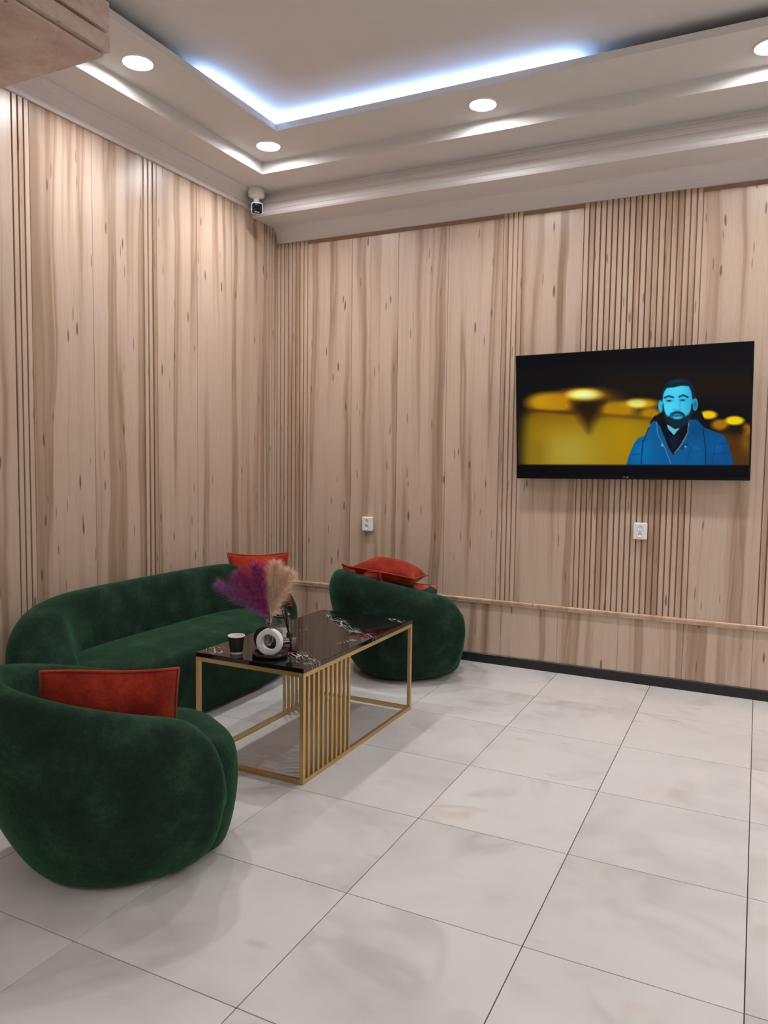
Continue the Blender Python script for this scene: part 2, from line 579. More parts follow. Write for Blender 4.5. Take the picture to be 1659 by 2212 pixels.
def slats(parent, side, a0, a1, z0, z1, phase=0.0):
    n = max(1, int(round((a1 - a0) / PITCH_S)))
    p = (a1 - a0) / n
    for i in range(n):
        c = a0 + p * (i + 0.5)
        board(parent, 'slat', side, c - SLAT_W / 2, c + SLAT_W / 2, z0, z1, SLAT_T, M['wood_slat'])


RAIL0, RAIL1, BASE_H = 0.430, 0.464, 0.068
ZP, ZS = 3.108, 3.139
S = 0.0012
# television wall, upper field
for a0, a1 in ((0.294, 0.686), (0.686, 1.075), (1.075, 1.468), (1.468, 1.871), (2.008, 2.416), (3.138, 3.54),
               (3.684, 4.09), (4.09, 4.49), (4.49, 4.89), (4.89, 5.29), (5.29, 5.69), (5.69, 6.09), (6.09, 6.39)):
    board(wall_back, 'plank', 'back', a0 + S, a1 - S, RAIL1 - 0.01, ZP, PLANK_T, M['wood'])
for a0, a1 in ((0.004, 0.294), (1.871, 2.008), (2.416, 3.138), (3.54, 3.684)):
    slats(wall_back, 'back', a0, a1, RAIL1 - 0.01, ZS)
# below the rail
a = 1.917 - 0.402 * 5
while a < RX:
    b0, b1 = max(a, 0.004), min(a + 0.402, RX - 0.01)
    if b1 - b0 > 0.03: board(wall_back, 'plank', 'back', b0 + S * 0.6, b1 - S * 0.6, BASE_H - 0.01, RAIL0 + 0.01, PLANK_T, M['wood'])
    a += 0.402
# sofa wall
ZPL = 3.315
for a0, a1 in ((-0.588, -0.19), (-0.972, -0.588), (-1.357, -0.972), (-1.88, -1.477), (-2.297, -1.88), (-2.80, -2.402),
               (-3.2, -2.80), (-3.6, -3.2), (-4.0, -3.6), (-4.4, -4.0), (-4.8, -4.4), (-5.2, -4.8), (-5.6, -5.2), (-6.0, -5.6),
               (-6.4, -6.0), (-6.8, -6.4), (-7.2, -6.8), (-7.59, -7.2)):
    board(wall_left, 'plank', 'left', a0 + S, a1 - S, BASE_H - 0.01, ZPL, PLANK_T, M['wood'])
for a0, a1 in ((-0.19, -0.01), (-1.477, -1.357), (-2.402, -2.297)):
    slats(wall_left, 'left', a0, a1, BASE_H - 0.01, ZPL)

MB().extrude([(0, 0), (-0.016, 0), (-0.016, BASE_H - 0.006), (-0.011, BASE_H), (0, BASE_H)], 'x', 0.0, RX).build(
    'baseboard_back', M['black_base'], kind='structure')
MB().extrude([(0, 0), (0.016, 0), (0.016, BASE_H - 0.006), (0.011, BASE_H), (0, BASE_H)], 'y', RY, -0.017).build(
    'baseboard_left', M['black_base'], kind='structure')
# oak rail across the television wall
tr = MB().extrude([(0, RAIL0), (-0.018, RAIL0), (-0.022, RAIL0 + 0.004), (-0.022, RAIL0 + 0.017), (-0.026, RAIL0 + 0.02),
                   (-0.026, RAIL1 - 0.004), (-0.022, RAIL1), (0, RAIL1)], 'x', 0.0, RX).build('trim_1', M['rail'], kind='structure')
tag(tr, 'narrow oak rail running across the television wall')

# ---------------------------------------------------------------- ceiling
ceiling = MB().box(-0.1, RX + 0.1, RY - 0.1, 0.1, Z3, Z3 + 0.1).build('ceiling', M['paint'], kind='structure')
tag(ceiling, 'white stepped tray ceiling')
OX, OY = RX - E1X, RY + 0.667
# lower soffit: four sides around the room
so = MB()
so.box(0, E1X, RY, 0, Z1, Z2 + 0.012)
so.box(E1X, RX, E1Y, 0, Z1, Z2 + 0.012)
so.box(OX, RX, RY, E1Y, Z1, Z2 + 0.012)
so.box(E1X, OX, RY, OY, Z1, Z2 + 0.012)
so.build('soffit', M['paint'], ceiling)
IX, IY = RX - E2X, RY + 1.057
le = MB()
le.box(E1X, E2X, OY, E1Y, Z2, Z2 + 0.012)
le.box(E2X, OX, E2Y, E1Y, Z2, Z2 + 0.012)
le.box(IX, OX, OY, E2Y, Z2, Z2 + 0.012)
le.box(E2X, IX, OY, IY, Z2, Z2 + 0.012)
lt = 0.012
le.box(E2X - lt, E2X, IY, E2Y, Z2 + 0.0121, ZL)
le.box(E2X - lt, IX + lt, E2Y, E2Y + lt, Z2 + 0.0121, ZL)
le.box(IX, IX + lt, IY, E2Y, Z2 + 0.0121, ZL)
le.box(E2X - lt, IX + lt, IY - lt, IY, Z2 + 0.0121, ZL)
le.build('ledge', M['paint'], ceiling)

# boxed beam with mouldings over the television wall
YB = -0.353
prof = [(0, Z1), (YB + 0.022, Z1), (YB + 0.022, 3.386), (YB + 0.004, 3.379), (YB + 0.004, 3.368), (YB, 3.364), (YB, 3.341),
        (YB + 0.003, 3.338), (YB + 0.003, 3.333), (YB, 3.330), (YB, 3.288), (YB + 0.004, 3.284), (YB + 0.004, 3.262),
        (YB + 0.012, 3.25)]
for k in range(9):
    q = k / 8 * PI / 2
    prof.append((-0.085 + 0.068 * math.sin(q), 3.25 - 0.112 * (1 - math.cos(q))))
prof += [(0, 3.138)]
tb = MB().extrude(prof, 'x', 0.0, RX).build('trim_2', M['cornice'], kind='structure')
tag(tb, 'white moulded box beam above the television wall')
# cornice of the sofa wall
prof = [(0, Z1), (0.088, Z1), (0.088, Z1 - 0.010), (0.078, Z1 - 0.012)]
for k in range(7):
    q = k / 6 * PI / 2
    prof.append((0.074 - 0.042 * math.sin(q), Z1 - 0.016 - 0.05 * (1 - math.cos(q))))
prof += [(0.030, Z1 - 0.072), (0.022, Z1 - 0.080), (0.022, Z1 - 0.112), (0.016, Z1 - 0.116), (0, Z1 - 0.116)]
tl = MB().extrude(prof, 'y', RY, YB + 0.02).build('trim_3', M['cornice'], kind='structure')
tag(tl, 'white cornice along the sofa wall')

# stone-clad beam high on the left, grooved side
BX, BY, BZ = 0.874, -2.573, 3.2
beam = empty('trim_4', (0, 0, 0), kind='structure', label='travertine clad beam with grooved side at the upper left')
for z0, z1, ins in ((BZ, BZ + 0.012, 0.024), (BZ + 0.012, BZ + 0.021, 0.036), (BZ + 0.021, BZ + 0.09, 0.0), (BZ + 0.09, BZ + 0.108, 0.035),
                    (BZ + 0.108, BZ + 0.232, 0.0), (BZ + 0.232, BZ + 0.252, 0.035), (BZ + 0.252, Z3, 0.0)):
    MB().bevbox(0.0, BX - ins, -6.0, BY - ins * 0.6, z0, z1, 0.002).build('stone_slab', M['stone'], beam)

# cove light strip behind the lip
st = empty('light_strip', (E2X - 0.09, E2Y + 0.09, Z2 + 0.012), label='blue white light strip glowing in the ceiling cove', cat='strip light')
zs = 0.012
MB().box(-0.006, 1.94, -0.006, 0.006, zs, zs + 0.004).build('glowing_band', M['strip'], st)
MB().box(-0.006, 0.006, -0.74, -0.006, zs, zs + 0.004).build('glowing_band', M['strip'], st)
MB().box(-0.008, 1.945, -0.008, 0.008, 0.0, zs - 0.0005).build('mounting_channel', M['white_plastic'], st)
MB().box(-0.008, 0.008, -0.745, -0.008, 0.0, zs - 0.0005).build('mounting_channel', M['white_plastic'], st)

# downlights
rim_me = MB().rings([[(r * math.cos(2 * PI * k / 40), r * math.sin(2 * PI * k / 40), z) for k in range(40)]
                     for r, z in ((0.074, 0.0), (0.0745, -0.009), (0.077, -0.011), (0.081, -0.009), (0.083, 0.0))], True, False, False).mesh('rim')
disc_me = MB().lathe([(0.0735, -0.001), (0.0735, -0.0025)], 40, smooth=False).mesh('diffuser')


def downlight(x, y, label, group='round ceiling downlights'):
    o = empty('downlight', (x, y, Z2), label=label, cat='downlight', group=group)
    link('rim', rim_me, M['lamp_rim'], o)
    link('diffuser', disc_me, M['lamp'], o)
    ld = bpy.data.lights.new('beam', 'AREA'); ld.shape = 'DISK'; ld.size = 0.145; ld.spread = math.radians(LAMP_SPREAD)
    ld.energy = LAMP_POWER; ld.color = LAMP_COLOR
    lo = bpy.data.objects.new('beam', ld); COL.objects.link(lo); lo.parent = o; lo.location = (0, 0, -0.0115)


downlight(0.540, -0.895, 'round glowing downlight in the ceiling corner nearest the security camera')
downlight(0.535, -2.055, 'round glowing downlight beside the stone clad beam')
downlight(2.003, -0.866, 'round glowing downlight in the middle of the ledge above the television wall')
downlight(3.478, -0.863, 'round glowing downlight cut by the right edge of the photo')
for x, y in ((4.95, -0.863), (OX - 0.2, -2.05), (OX - 0.2, -3.5), (OX - 0.2, -4.95), (OX - 0.2, -6.4),
             (0.535 + 1.0, OY + 0.2), (3.0, OY + 0.2), (4.45, OY + 0.2), (OX - 0.2, -0.863)):  # unseen downlights, added to give the room enough light
    downlight(x, y, 'added unseen round downlight on the ledge beyond the frame', 'added unseen downlights beyond the frame')

# ---------------------------------------------------------------- upholstered seating
def shell_mesh(path, H, half_t, shift, z0, end_h, end_t, lean=None, nring=28):
    """soft padded wall swept along a plan path. H, half_t, shift: functions of u in -1..1 (0 = middle of the back)"""
    pts = [Vector((p[0], p[1], 0)) for p in path]
    n = len(pts)
    L = [0.0]
    for i in range(1, n): L.append(L[-1] + (pts[i] - pts[i - 1]).length)
    tot = L[-1]
    rings = []
    cen = sum(pts, Vector()) / n
    for i, p in enumerate(pts):
        t = (pts[min(i + 1, n - 1)] - pts[max(i - 1, 0)]).normalized()
        nrm = Vector((t.y, -t.x, 0))
        if nrm.dot(p - cen) < 0: nrm = -nrm
        u = 2 * L[i] / tot - 1
        d = min(L[i], tot - L[i])
        eh = (1 - (1 - min(d / end_h, 1)) ** 2.4) ** (1 / 2.4) if d < end_h else 1.0
        et = (1 - (1 - min(d / end_t, 1)) ** 2.2) ** (1 / 2.2) if d < end_t else 1.0
        h, ht, sh = H(u, p.x), half_t(u), shift(u)
        zc = z0 + (h - z0) * 0.40
        ring = []
        for k in range(nring):
            a = 2 * PI * k / nring
            ca, sa = math.cos(a), math.sin(a)
            # superellipse section
            px = ht * math.copysign(abs(ca) ** (2 / 2.9), ca)
            pz = math.copysign(abs(sa) ** (2 / (2.4 if sa > 0 else 2.8)), sa)
            z = (h + z0) / 2 + pz * (h - z0) / 2
            f = (z - z0) / (h - z0)
            off = -sh * (1 - min(f / 0.88, 1.0)) ** 1.3 + (0.0 if f < .8 else -0.012 * (f - .8) / .2)
            px = px * et
            z2 = zc + (z - zc) * eh
            q = p + nrm * (px + off)
            ring.append((q.x, q.y, z2))
        rings.append(ring)
    return MB().rings(rings, True, True, True, True)


def pad_mesh(xa, xb, yh, yc, z0, z1, ex=4.0, crown=0.015, n=56, taper=0.12, flat_back=True):
    """soft seat block with a superellipse plan"""
    prof = [(1 - taper * 1.35, z0), (1 - taper, z0 + 0.012), (1 - taper * 0.45, z0 + (z1 - z0) * 0.22), (1 - taper * 0.1, z0 + (z1 - z0) * 0.45),
            (1.0, z0 + (z1 - z0) * 0.62), (0.992, z0 + (z1 - z0) * 0.78), (0.965, z0 + (z1 - z0) * 0.89), (0.915, z0 + (z1 - z0) * 0.955),
            (0.84, z1 - 0.004), (0.7, z1 + crown * 0.4), (0.45, z1 + crown * 0.8), (0.2, z1 + crown)]
    xc, xh = (xa + xb) / 2, (xb - xa) / 2
    rings = []
    for s, z in prof:
        r = []
        for k in range(n):
            a = 2 * PI * k / n
            ca, sa = math.cos(a), math.sin(a)
            kx = xh - (1 - s) * min(xh, yh); ky = yh - (1 - s) * min(xh, yh)
            r.append((xc + kx * math.copysign(abs(ca) ** (2 / ex), ca), yc + ky * math.copysign(abs(sa) ** (2 / ex), sa), z))
        rings.append(r)
    return MB().rings(rings, True, True, True, True)


def smoothstep(a, b, x):
    t = min(max((x - a) / (b - a), 0), 1); return t * t * (3 - 2 * t)


def armchair_meshes():
    ay, xf, xc, rx = 0.345, 0.262, -0.03, 0.44
    path = []
    for k in range(9): path.append((xf - (xf - xc) * k / 9, -ay))
    for k in range(25):
        a = PI * k / 24
        path.append((xc - rx * math.sin(a) ** 0.95, -ay * math.cos(a)))
    for k in range(1, 10): path.append((xc + (xf - xc) * k / 9, ay))
    H = lambda u, x: 0.597 - 0.265 * x
    ht = lambda u: 0.090 + 0.014 * smoothstep(0.3, 0.9, abs(u))
    sh = lambda u: 0.205 - 0.120 * smoothstep(0.0, 0.7, abs(u))
    shell = shell_mesh(path, H, ht, sh, 0.014, 0.20, 0.10)
    seat = pad_mesh(-0.27, 0.392, 0.315, 0.0, 0.016, 0.428, ex=3.0, taper=0.13)
    plinth = MB().lathe([(0.23, 0.0), (0.23, 0.03)], 40)
    return shell.mesh('padded_shell'), seat.mesh('seat'), plinth.mesh('plinth')


SH, SE, PL = armchair_meshes()


def armchair(loc, rz, label):
    o = empty('armchair', loc, rz, label, 'armchair', 'green tub armchairs')
    subsurf(link('padded_shell', SH, M['teddy'], o), 2)
    subsurf(link('seat', SE, M['teddy'], o), 2)
    link('plinth', PL, M['rubber'], o)
    return o


armchair((1.46, -3.11, 0), math.radians(60), 'dark green fluffy tub armchair in the foreground holding one upright rust cushion')
armchair((1.380, -0.462, 0), math.radians(53), 'dark green fluffy tub armchair against the television wall piled with cushions')

# sofa
sofa = empty('sofa', (0.0, -1.665, 0), 0, 'long curved dark green fluffy sofa along the left panelled wall', 'sofa')
path = []
LY, DX, XE, EX = 0.99, 0.43, 0.62, 3.1
for k in range(61):
    th = -PI / 2 + PI * k / 60
    s, c = math.sin(th), math.cos(th)
    path.append((XE - DX * abs(c) ** (2 / EX), LY * math.copysign(abs(s) ** (2 / EX), s)))
# even out the spacing
P_ = np.array(path); Ld = np.concatenate([[0], np.cumsum(np.hypot(*np.diff(P_, axis=0).T))])
ss = np.linspace(0, Ld[-1], 72)
path = list(zip(np.interp(ss, Ld, P_[:, 0]), np.interp(ss, Ld, P_[:, 1])))
H = lambda u, x: 0.722 - 0.02 * smoothstep(0.5, 0.75, abs(u)) - 0.18 * smoothstep(0.27, 0.60, x)
ht = lambda u: 0.10 + 0.07 * smoothstep(0.5, 0.82, abs(u))
sh = lambda u: 0.03 + 0.05 * smoothstep(0.5, 0.8, abs(u))
o = shell_mesh(path, H, ht, sh, 0.016, 0.20, 0.13).build('padded_shell', M['teddy'], sofa); subsurf(o, 2)
o = pad_mesh(0.20, 0.815, 0.86, 0.0, 0.02, 0.41, ex=4.2, taper=0.11).build('seat', M['teddy'], sofa); subsurf(o, 2)
MB().box(0.2, 0.62, -0.82, 0.82, 0.0, 0.035).build('plinth', M['rubber'], sofa)

# ---------------------------------------------------------------- cushions
def cushion_mesh(w, h, t, n=26, seed=0, pinch=0.10):
    r = np.random.default_rng(seed)
    ph = r.uniform(0, 6.28, 8)
    g = np.linspace(-1, 1, n)
    vs, fs = [], []
    def P(u, v, s):
        # edges pulled in between the pointed corners
        kx = 1 - pinch * (1 - v * v) * 1.0 * abs(u) ** 3
        ky = 1 - pinch * (1 - u * u) * 1.0 * abs(v) ** 3
        kx = 1 - pinch * (1 - abs(v) ** 2.2) * (u * u)
        ky = 1 - pinch * (1 - abs(u) ** 2.2) * (v * v)
        x, y = u * w / 2 * kx, v * h / 2 * ky
        b = max(0.0, (1 - abs(u) ** 2.6) * (1 - abs(v) ** 2.6)) ** 0.62
        wr = 0.055 * math.sin(5 * u + ph[0] + 2 * v) * math.sin(4 * v + ph[1]) + 0.03 * math.sin(11 * u * v + ph[2])
        z = s * t / 2 * b * (1 + wr) + 0.006 * math.sin(3 * u + ph[3]) * math.cos(2.5 * v + ph[4])
        return (x, y, z)
    top = {}; bot = {}
    for i, u in enumerate(g):
        for j, v in enumerate(g):
            top[i, j] = len(vs); vs.append(P(u, v, 1))
            if i in (0, n - 1) or j in (0, n - 1): bot[i, j] = top[i, j]
            else: bot[i, j] = len(vs); vs.append(P(u, v, -1))
    for i in range(n - 1):
        for j in range(n - 1):
            fs.append((top[i, j], top[i + 1, j], top[i + 1, j + 1], top[i, j + 1]))
            fs.append((bot[i, j], bot[i, j + 1], bot[i + 1, j + 1], bot[i + 1, j]))
    ed = [P(u, -1, 1) for u in g] + [P(1, v, 1) for v in g[1:]] + [P(u, 1, 1) for u in g[::-1][1:]] + [P(-1, v, 1) for v in g[::-1][1:-1]]
    body = MB().add(vs, fs, True).mesh('cover')
    pipe = MB().tube(ed, 0.0048, 6, closed=True).mesh('piping')
    return body, pipe


def cushion(name, loc, mat3, w, h, t, label, seed, mat='rust', group='rust velvet cushions', pinch=0.10, pipe=True):
    o = empty(name, (0, 0, 0), 0, label, 'cushion', group)
    o.matrix_world = Matrix.Translation(loc) @ mat3.to_4x4()
    b, p = cushion_mesh(w, h, t, seed=seed, pinch=pinch)
    subsurf(link('cover', b, M[mat], o), 1)
    if pipe: link('piping', p, M['rust_pipe'], o)
    return o


def frame(xdir, ydir):
    """rotation whose local x, y follow the given directions"""
    x = Vector(xdir).normalized(); y = Vector(ydir); y = (y - x * y.dot(x)).normalized(); z = x.cross(y)
    return Matrix((x, y, z)).transposed()


def at_chair(c, deg, fwd, side, z):
    """point in front of / to the right of an armchair centre"""
    f = Vector((math.cos(math.radians(deg)), math.sin(math.radians(deg)), 0)); r = Vector((f.y, -f.x, 0))
    return Vector((c[0], c[1], z)) + f * fwd + r * side, f, r


UP = Vector((0, 0, 1))
p_, f_, r_ = at_chair((1.46, -3.11), 60, -0.075, 0.10, 0.553)
cushion('rust_cushion', p_, frame((0.73, 0.68, -0.04), UP + Vector((0.68, -0.73, 0)) * 0.36), 0.45, 0.36, 0.15,
        'rust cushion standing upright in the foreground armchair', 3, pinch=0.02)
cushion('rust_cushion', (0.41, -0.805, 0.595), frame((0.66, 0.75, -0.02), (-0.24, 0.2, 0.93)), 0.44, 0.39, 0.15,
        'rust cushion leaning in the far end of the sofa behind the feathers', 5)
p_, f_, r_ = at_chair((1.380, -0.462), 50, -0.30, 0.06, 0.565)
cushion('rust_cushion', p_, frame(r_ + f_ * 0.25, UP - f_ * 0.42), 0.42, 0.38, 0.13,
        'lower rust cushion wedged against the back of the far armchair', 8)
p_, f_, r_ = at_chair((1.380, -0.462), 50, -0.145, 0.06, 0.702)
cushion('rust_cushion', p_, frame(f_ * 0.75 + r_ * 0.62 - UP * 0.13, f_ * -0.6 + r_ * 0.75 + UP * 0.10), 0.44, 0.42, 0.17,
        'plump rust cushion lying flat on top of the pile in the far armchair', 12)
p_, f_, r_ = at_chair((1.380, -0.462), 50, 0.03, 0.02, 0.505)
cushion('patterned_cushion', p_, frame(f_ * 0.9 + r_ * 0.2 - UP * 0.12, UP - f_ * 0.1), 0.36, 0.22, 0.14,
        'green cushion with coral pattern beneath the rust cushions in the far armchair', 15, 'patterned', None, pinch=0.0, pipe=False)

# ---------------------------------------------------------------- coffee table
TX0, TX1, TY0, TY1, TZ = 1.150, 1.755, -2.352, -1.184, 0.527
tcx, tcy = (TX0 + TX1) / 2, (TY0 + TY1) / 2
hx, hy = (TX1 - TX0) / 2, (TY1 - TY0) / 2
table = empty('coffee_table', (tcx, tcy, 0), 0, 'coffee table with glossy black marble top on a slatted gold frame', 'table')
MB().bevbox(-hx, hx, -hy, hy, TZ - 0.021, TZ, 0.0015).build('marble_top', M['black_marble'], table)
fw_, zt = 0.020, TZ - 0.0212
for sx in (-1, 1):
    for sy in (-1, 1):
        x0 = hx - fw_ if sx > 0 else -hx; y0 = hy - fw_ if sy > 0 else -hy
        MB().bevbox(x0, x0 + fw_, y0, y0 + fw_, 0.0, zt, 0.0012).build('leg', M['gold'], table)
for z0 in (0.0, zt - fw_):
    for sx in (-1, 1):
        x0 = hx - fw_ if sx > 0 else -hx
        MB().bevbox(x0, x0 + fw_, -hy + fw_, hy - fw_, z0, z0 + fw_, 0.0012).build('frame_rail', M['gold'], table)
    for sy in (-1, 1):
        y0 = hy - fw_ if sy > 0 else -hy
        MB().bevbox(-hx + fw_, hx - fw_, y0, y0 + fw_, z0, z0 + fw_, 0.0012).build('frame_rail', M['gold'], table)
bar_me = MB().bevbox(-0.007, 0.007, -0.007, 0.007, fw_, zt - fw_, 0.001).mesh('gold_bar')
for k in range(10):
    d = 0.052 + 0.0418 * k
    link('gold_bar', bar_me, M['gold'], table, (hx - 0.010, -hy + d, 0))
    link('gold_bar', bar_me, M['gold'], table, (-hx + 0.010, hy - d, 0))

# ---------------------------------------------------------------- things on the table
# paper cup
cup = empty('paper_cup', (1.338, -2.285, TZ), 0, 'black paper cup with white rim standing at the table corner', 'cup')
MB().lathe([(0.0287, 0.0), (0.0300, 0.013)], 36, cap1=False).build('base_band', M['cup_white'], cup)
MB().lathe([(0.0300, 0.0131), (0.0385, 0.0845)], 36, cap0=False, cap1=False).build('sleeve', M['cup_black'], cup)
MB().rings([[(r * math.cos(2 * PI * k / 36), r * math.sin(2 * PI * k / 36), z) for k in range(36)] for r, z in
            ((0.0386, 0.084), (0.0402, 0.0855), (0.0404, 0.0885), (0.0390, 0.0900), (0.0374, 0.0885), (0.0370, 0.082), (0.0296, 0.012), (0.001, 0.0115))],
           True, False, True).build('rim_and_lining', M['cup_white'], cup)

# tray
TRX, TRY = 1.495, -2.235
tray = MB().lathe([(0.078, 0.0), (0.083, 0.003), (0.084, 0.017), (0.081, 0.020), (0.074, 0.020), (0.072, 0.016)], 48).build(
    'round_tray', M['black_tray'], None, loc=(TRX, TRY, TZ), label='round black lacquer tray under the ring vases', cat='tray')
ZT = TZ + 0.0162


def ring_vase(name, loc, rz, mat, label, R=0.061, r=0.0385, dep=0.038, group='ring vases'):
    """upright ring with a flattened foot, axis along local y"""
    o = empty(name, loc, rz, label, 'vase', group)
    n, mb = 56, MB()
    cz = R * 0.955
    rings = []
    sec = [(r, -1), (r + 0.0015, -1.03), (R - 0.004, -1.03), (R - 0.001, -0.97), (R, -0.85), (R, 0.85), (R - 0.001, 0.97), (R - 0.004, 1.03), (r + 0.0015, 1.03), (r, 1)]
    for k in range(n):
        a = 2 * PI * k / n
        ring = []
        for q, s in sec:
            x, z = q * math.cos(a), q * math.sin(a)
            z = max(z, -cz)
            ring.append((x, s * dep / 2 / 1.03, z + cz))
        rings.append(ring)
    rings.append(rings[0])
    mb.rings(rings, True, False, False, True)
    b = mb.build('ring_body', M[mat], o)
    m = b.modifiers.new('edges', 'EDGE_SPLIT'); m.split_angle = math.radians(38)
    return o, cz


wv, cz = ring_vase('ring_vase', (1.512, -2.262, ZT), math.radians(14), 'ceramic', 'white ring shaped vase with glass tube and pampas plumes on the tray')
# glass tube through the ring
tube_prof_out = [(0.0085, -0.083), (0.0085, -0.030), (0.0085, 0.028), (0.0088, 0.036), (0.0125, 0.041)]
def glass_tube(o, cz, R=0.060):
    n = 24
    prof = [(0.0012, -0.078), (0.005, -0.0765), (0.0078, -0.073), (0.0090, -0.067), (0.0092, 0.022), (0.0098, 0.026), (0.0135, 0.029),
            (0.0137, 0.0305), (0.0092, 0.0275), (0.0080, 0.022), (0.0078, -0.066), (0.005, -0.072), (0.0010, -0.074)]
    z_top = cz + R
    MB().rings([[(r * math.cos(2 * PI * k / n), r * math.sin(2 * PI * k / n), z + z_top) for k in range(n)] for r, z in prof], True, True, True).build(
        'glass_tube', M['glass'], o)
    return z_top + 0.029
neck = glass_tube(wv, cz)
bv, cz2 = ring_vase('ring_vase', (1.462, -2.212, ZT), math.radians(14), 'black_ceramic', 'black ring shaped vase on the tray behind the white one')
glass_tube(bv, cz2)

# pampas plumes
def plume(name, base, tip, droop, width, mat, label, count, seed, fan=1.0, start=0.12):
    r = np.random.default_rng(seed)
    o = empty(name, base, 0, label, 'dried grass', 'pampas plumes in the white vase')
    tipv = Vector(tip) - Vector(base); dv = Vector(droop)
    def axis(t): return tipv * t + dv * (t * t)
    def tang(t): return (tipv + dv * 2 * t).normalized()
    stem = [axis(t) for t in np.linspace(-0.16, 0.95, 12)]
    MB().tube(stem, [0.0011] * 6 + [0.0008] * 6, 5).build('stem', M[mat], o)
    vs, fs = [], []
    for i in range(count):
        t = start + (1 - start) * r.random() ** 0.85
        p = axis(t); d = tang(t)
        a = r.uniform(0, 2 * PI)
        ref = Vector((0, 0, 1)) if abs(d.z) < 0.9 else Vector((1, 0, 0))
        s = d.cross(ref).normalized(); w = d.cross(s)
        out = s * math.cos(a) + w * math.sin(a)
        # narrow foot, widest above the middle, closing at the tip
        env = max(0.05, math.sin(min(1.0, (t - start) / (1 - start) * 0.92 + 0.06) * PI) ** 0.75)
        ln = (0.030 + width * 1.3 * env) * r.uniform(0.6, 1.15)
        ang = r.uniform(0.18, 0.55) * fan
        d1 = (d * math.cos(ang) + out * math.sin(ang)).normalized()
        bend = out * ln * r.uniform(0.05, 0.4) + Vector((0, 0, -1)) * ln * r.uniform(0.0, 0.22)
        side = d1.cross(Vector(r.normal(size=3))).normalized() * r.uniform(0.00030, 0.00055)
        b = len(vs)
        for q, wd in ((0.0, 1.0), (0.4, 0.9), (0.75, 0.6)):
            c = p + d1 * ln * q + bend * q * q
            vs += [c + side * wd, c - side * wd]
        vs.append(p + d1 * ln + bend)
        fs += [(b, b + 1, b + 3, b + 2), (b + 2, b + 3, b + 5, b + 4), (b + 4, b + 5, b + 6)]
    me = bpy.data.meshes.new('plume'); me.from_pydata([tuple(v) for v in vs], [], fs); me.update()
    link('plume', me, M[mat], o, kind='stuff')
    return o


NB = Vector((1.512, -2.262, ZT + neck))
plume('pampas_plume', NB, NB + Vector((-0.052, -0.038, 0.255)), (0.0, 0.0, 0.0), 0.052, 'purple', 'tall purple pampas plume rising above the white vase', 2600, 21)
plume('pampas_plume', NB + Vector((-0.003, 0.0, 0)), NB + Vector((-0.100, -0.075, 0.238)), (-0.01, -0.01, -0.01), 0.050, 'purple', 'purple pampas plume in the middle of the fan', 2200, 22)
plume('pampas_plume', NB + Vector((-0.004, -0.003, 0)), NB + Vector((-0.135, -0.10, 0.215)), (-0.045, -0.035, -0.03), 0.046, 'mauve', 'faded mauve pampas plume leaning furthest left over the sofa', 1700, 23)
plume('pampas_plume', NB + Vector((0.003, 0.002, 0)), NB + Vector((0.008, 0.010, 0.275)), (0.012, 0.008, -0.01), 0.052, 'beige', 'upright beige pampas plume above the white vase', 2800, 24)
plume('pampas_plume', NB + Vector((0.004, 0.003, 0)), NB + Vector((0.040, 0.030, 0.255)), (0.025, 0.02, -0.03), 0.056, 'beige', 'beige pampas plume bending to the right toward the wall rail', 2500, 25, fan=1.15)

# reed diffuser
DX_, DY_ = 1.522, -2.112
df = empty('reed_diffuser', (DX_, DY_, TZ), math.radians(24), 'square glass reed diffuser with pink liquid and black sticks', 'diffuser')
df.scale = (1.1, 1.1, 1.0)
def rrect(h, r, n=6):
    out = []
    for cx_, cy_, a0 in ((h - r, h - r, 0), (-h + r, h - r, PI / 2), (-h + r, -h + r, PI), (h - r, -h + r, 1.5 * PI)):
        for k in range(n):
            a = a0 + PI / 2 * k / (n - 1); out.append((cx_ + r * math.cos(a), cy_ + r * math.sin(a)))
    return out
def rr_rings(secs): return [[(x, y, z) for x, y in rrect(h, r)] for h, r, z in secs]
MB().rings(rr_rings([(0.031, 0.006, 0.0), (0.033, 0.007, 0.003), (0.033, 0.007, 0.052), (0.030, 0.009, 0.058), (0.018, 0.012, 0.062), (0.0105, 0.0104, 0.064), (0.0105, 0.0104, 0.072),
                     (0.008, 0.0079, 0.072), (0.008, 0.0079, 0.062), (0.016, 0.011, 0.0585), (0.027, 0.008, 0.0545), (0.0295, 0.006, 0.050), (0.0295, 0.006, 0.0085), (0.028, 0.006, 0.0075)]),
           True, True, True, False).build('glass_bottle', M['glass'], df)
MB().rings(rr_rings([(0.0292, 0.0055, 0.0088), (0.0292, 0.0055, 0.024)]), True, True, True, False).build('pink_liquid', M['pink'], df)
MB().lathe([(0.0130, 0.0665), (0.0138, 0.068), (0.0138, 0.086), (0.0125, 0.088)], 24).build('black_cap', M['black_ceramic'], df)
for k, (ax, ay_) in enumerate(((-0.012, 0.004), (-0.004, -0.003), (-0.020, -0.006), (-0.009, 0.012), (-0.016, 0.008), (-0.007, -0.009))):
    MB().tube([(0.006 - ax * 0.15, -ay_ * 0.4, 0.020), (ax * 0.15, ay_ * 0.2, 0.08), (ax * 1.3 - 0.006, ay_ * 1.6, 0.196 + 0.002 * k)], 0.0026, 6).build('reed', M['reed'], df)

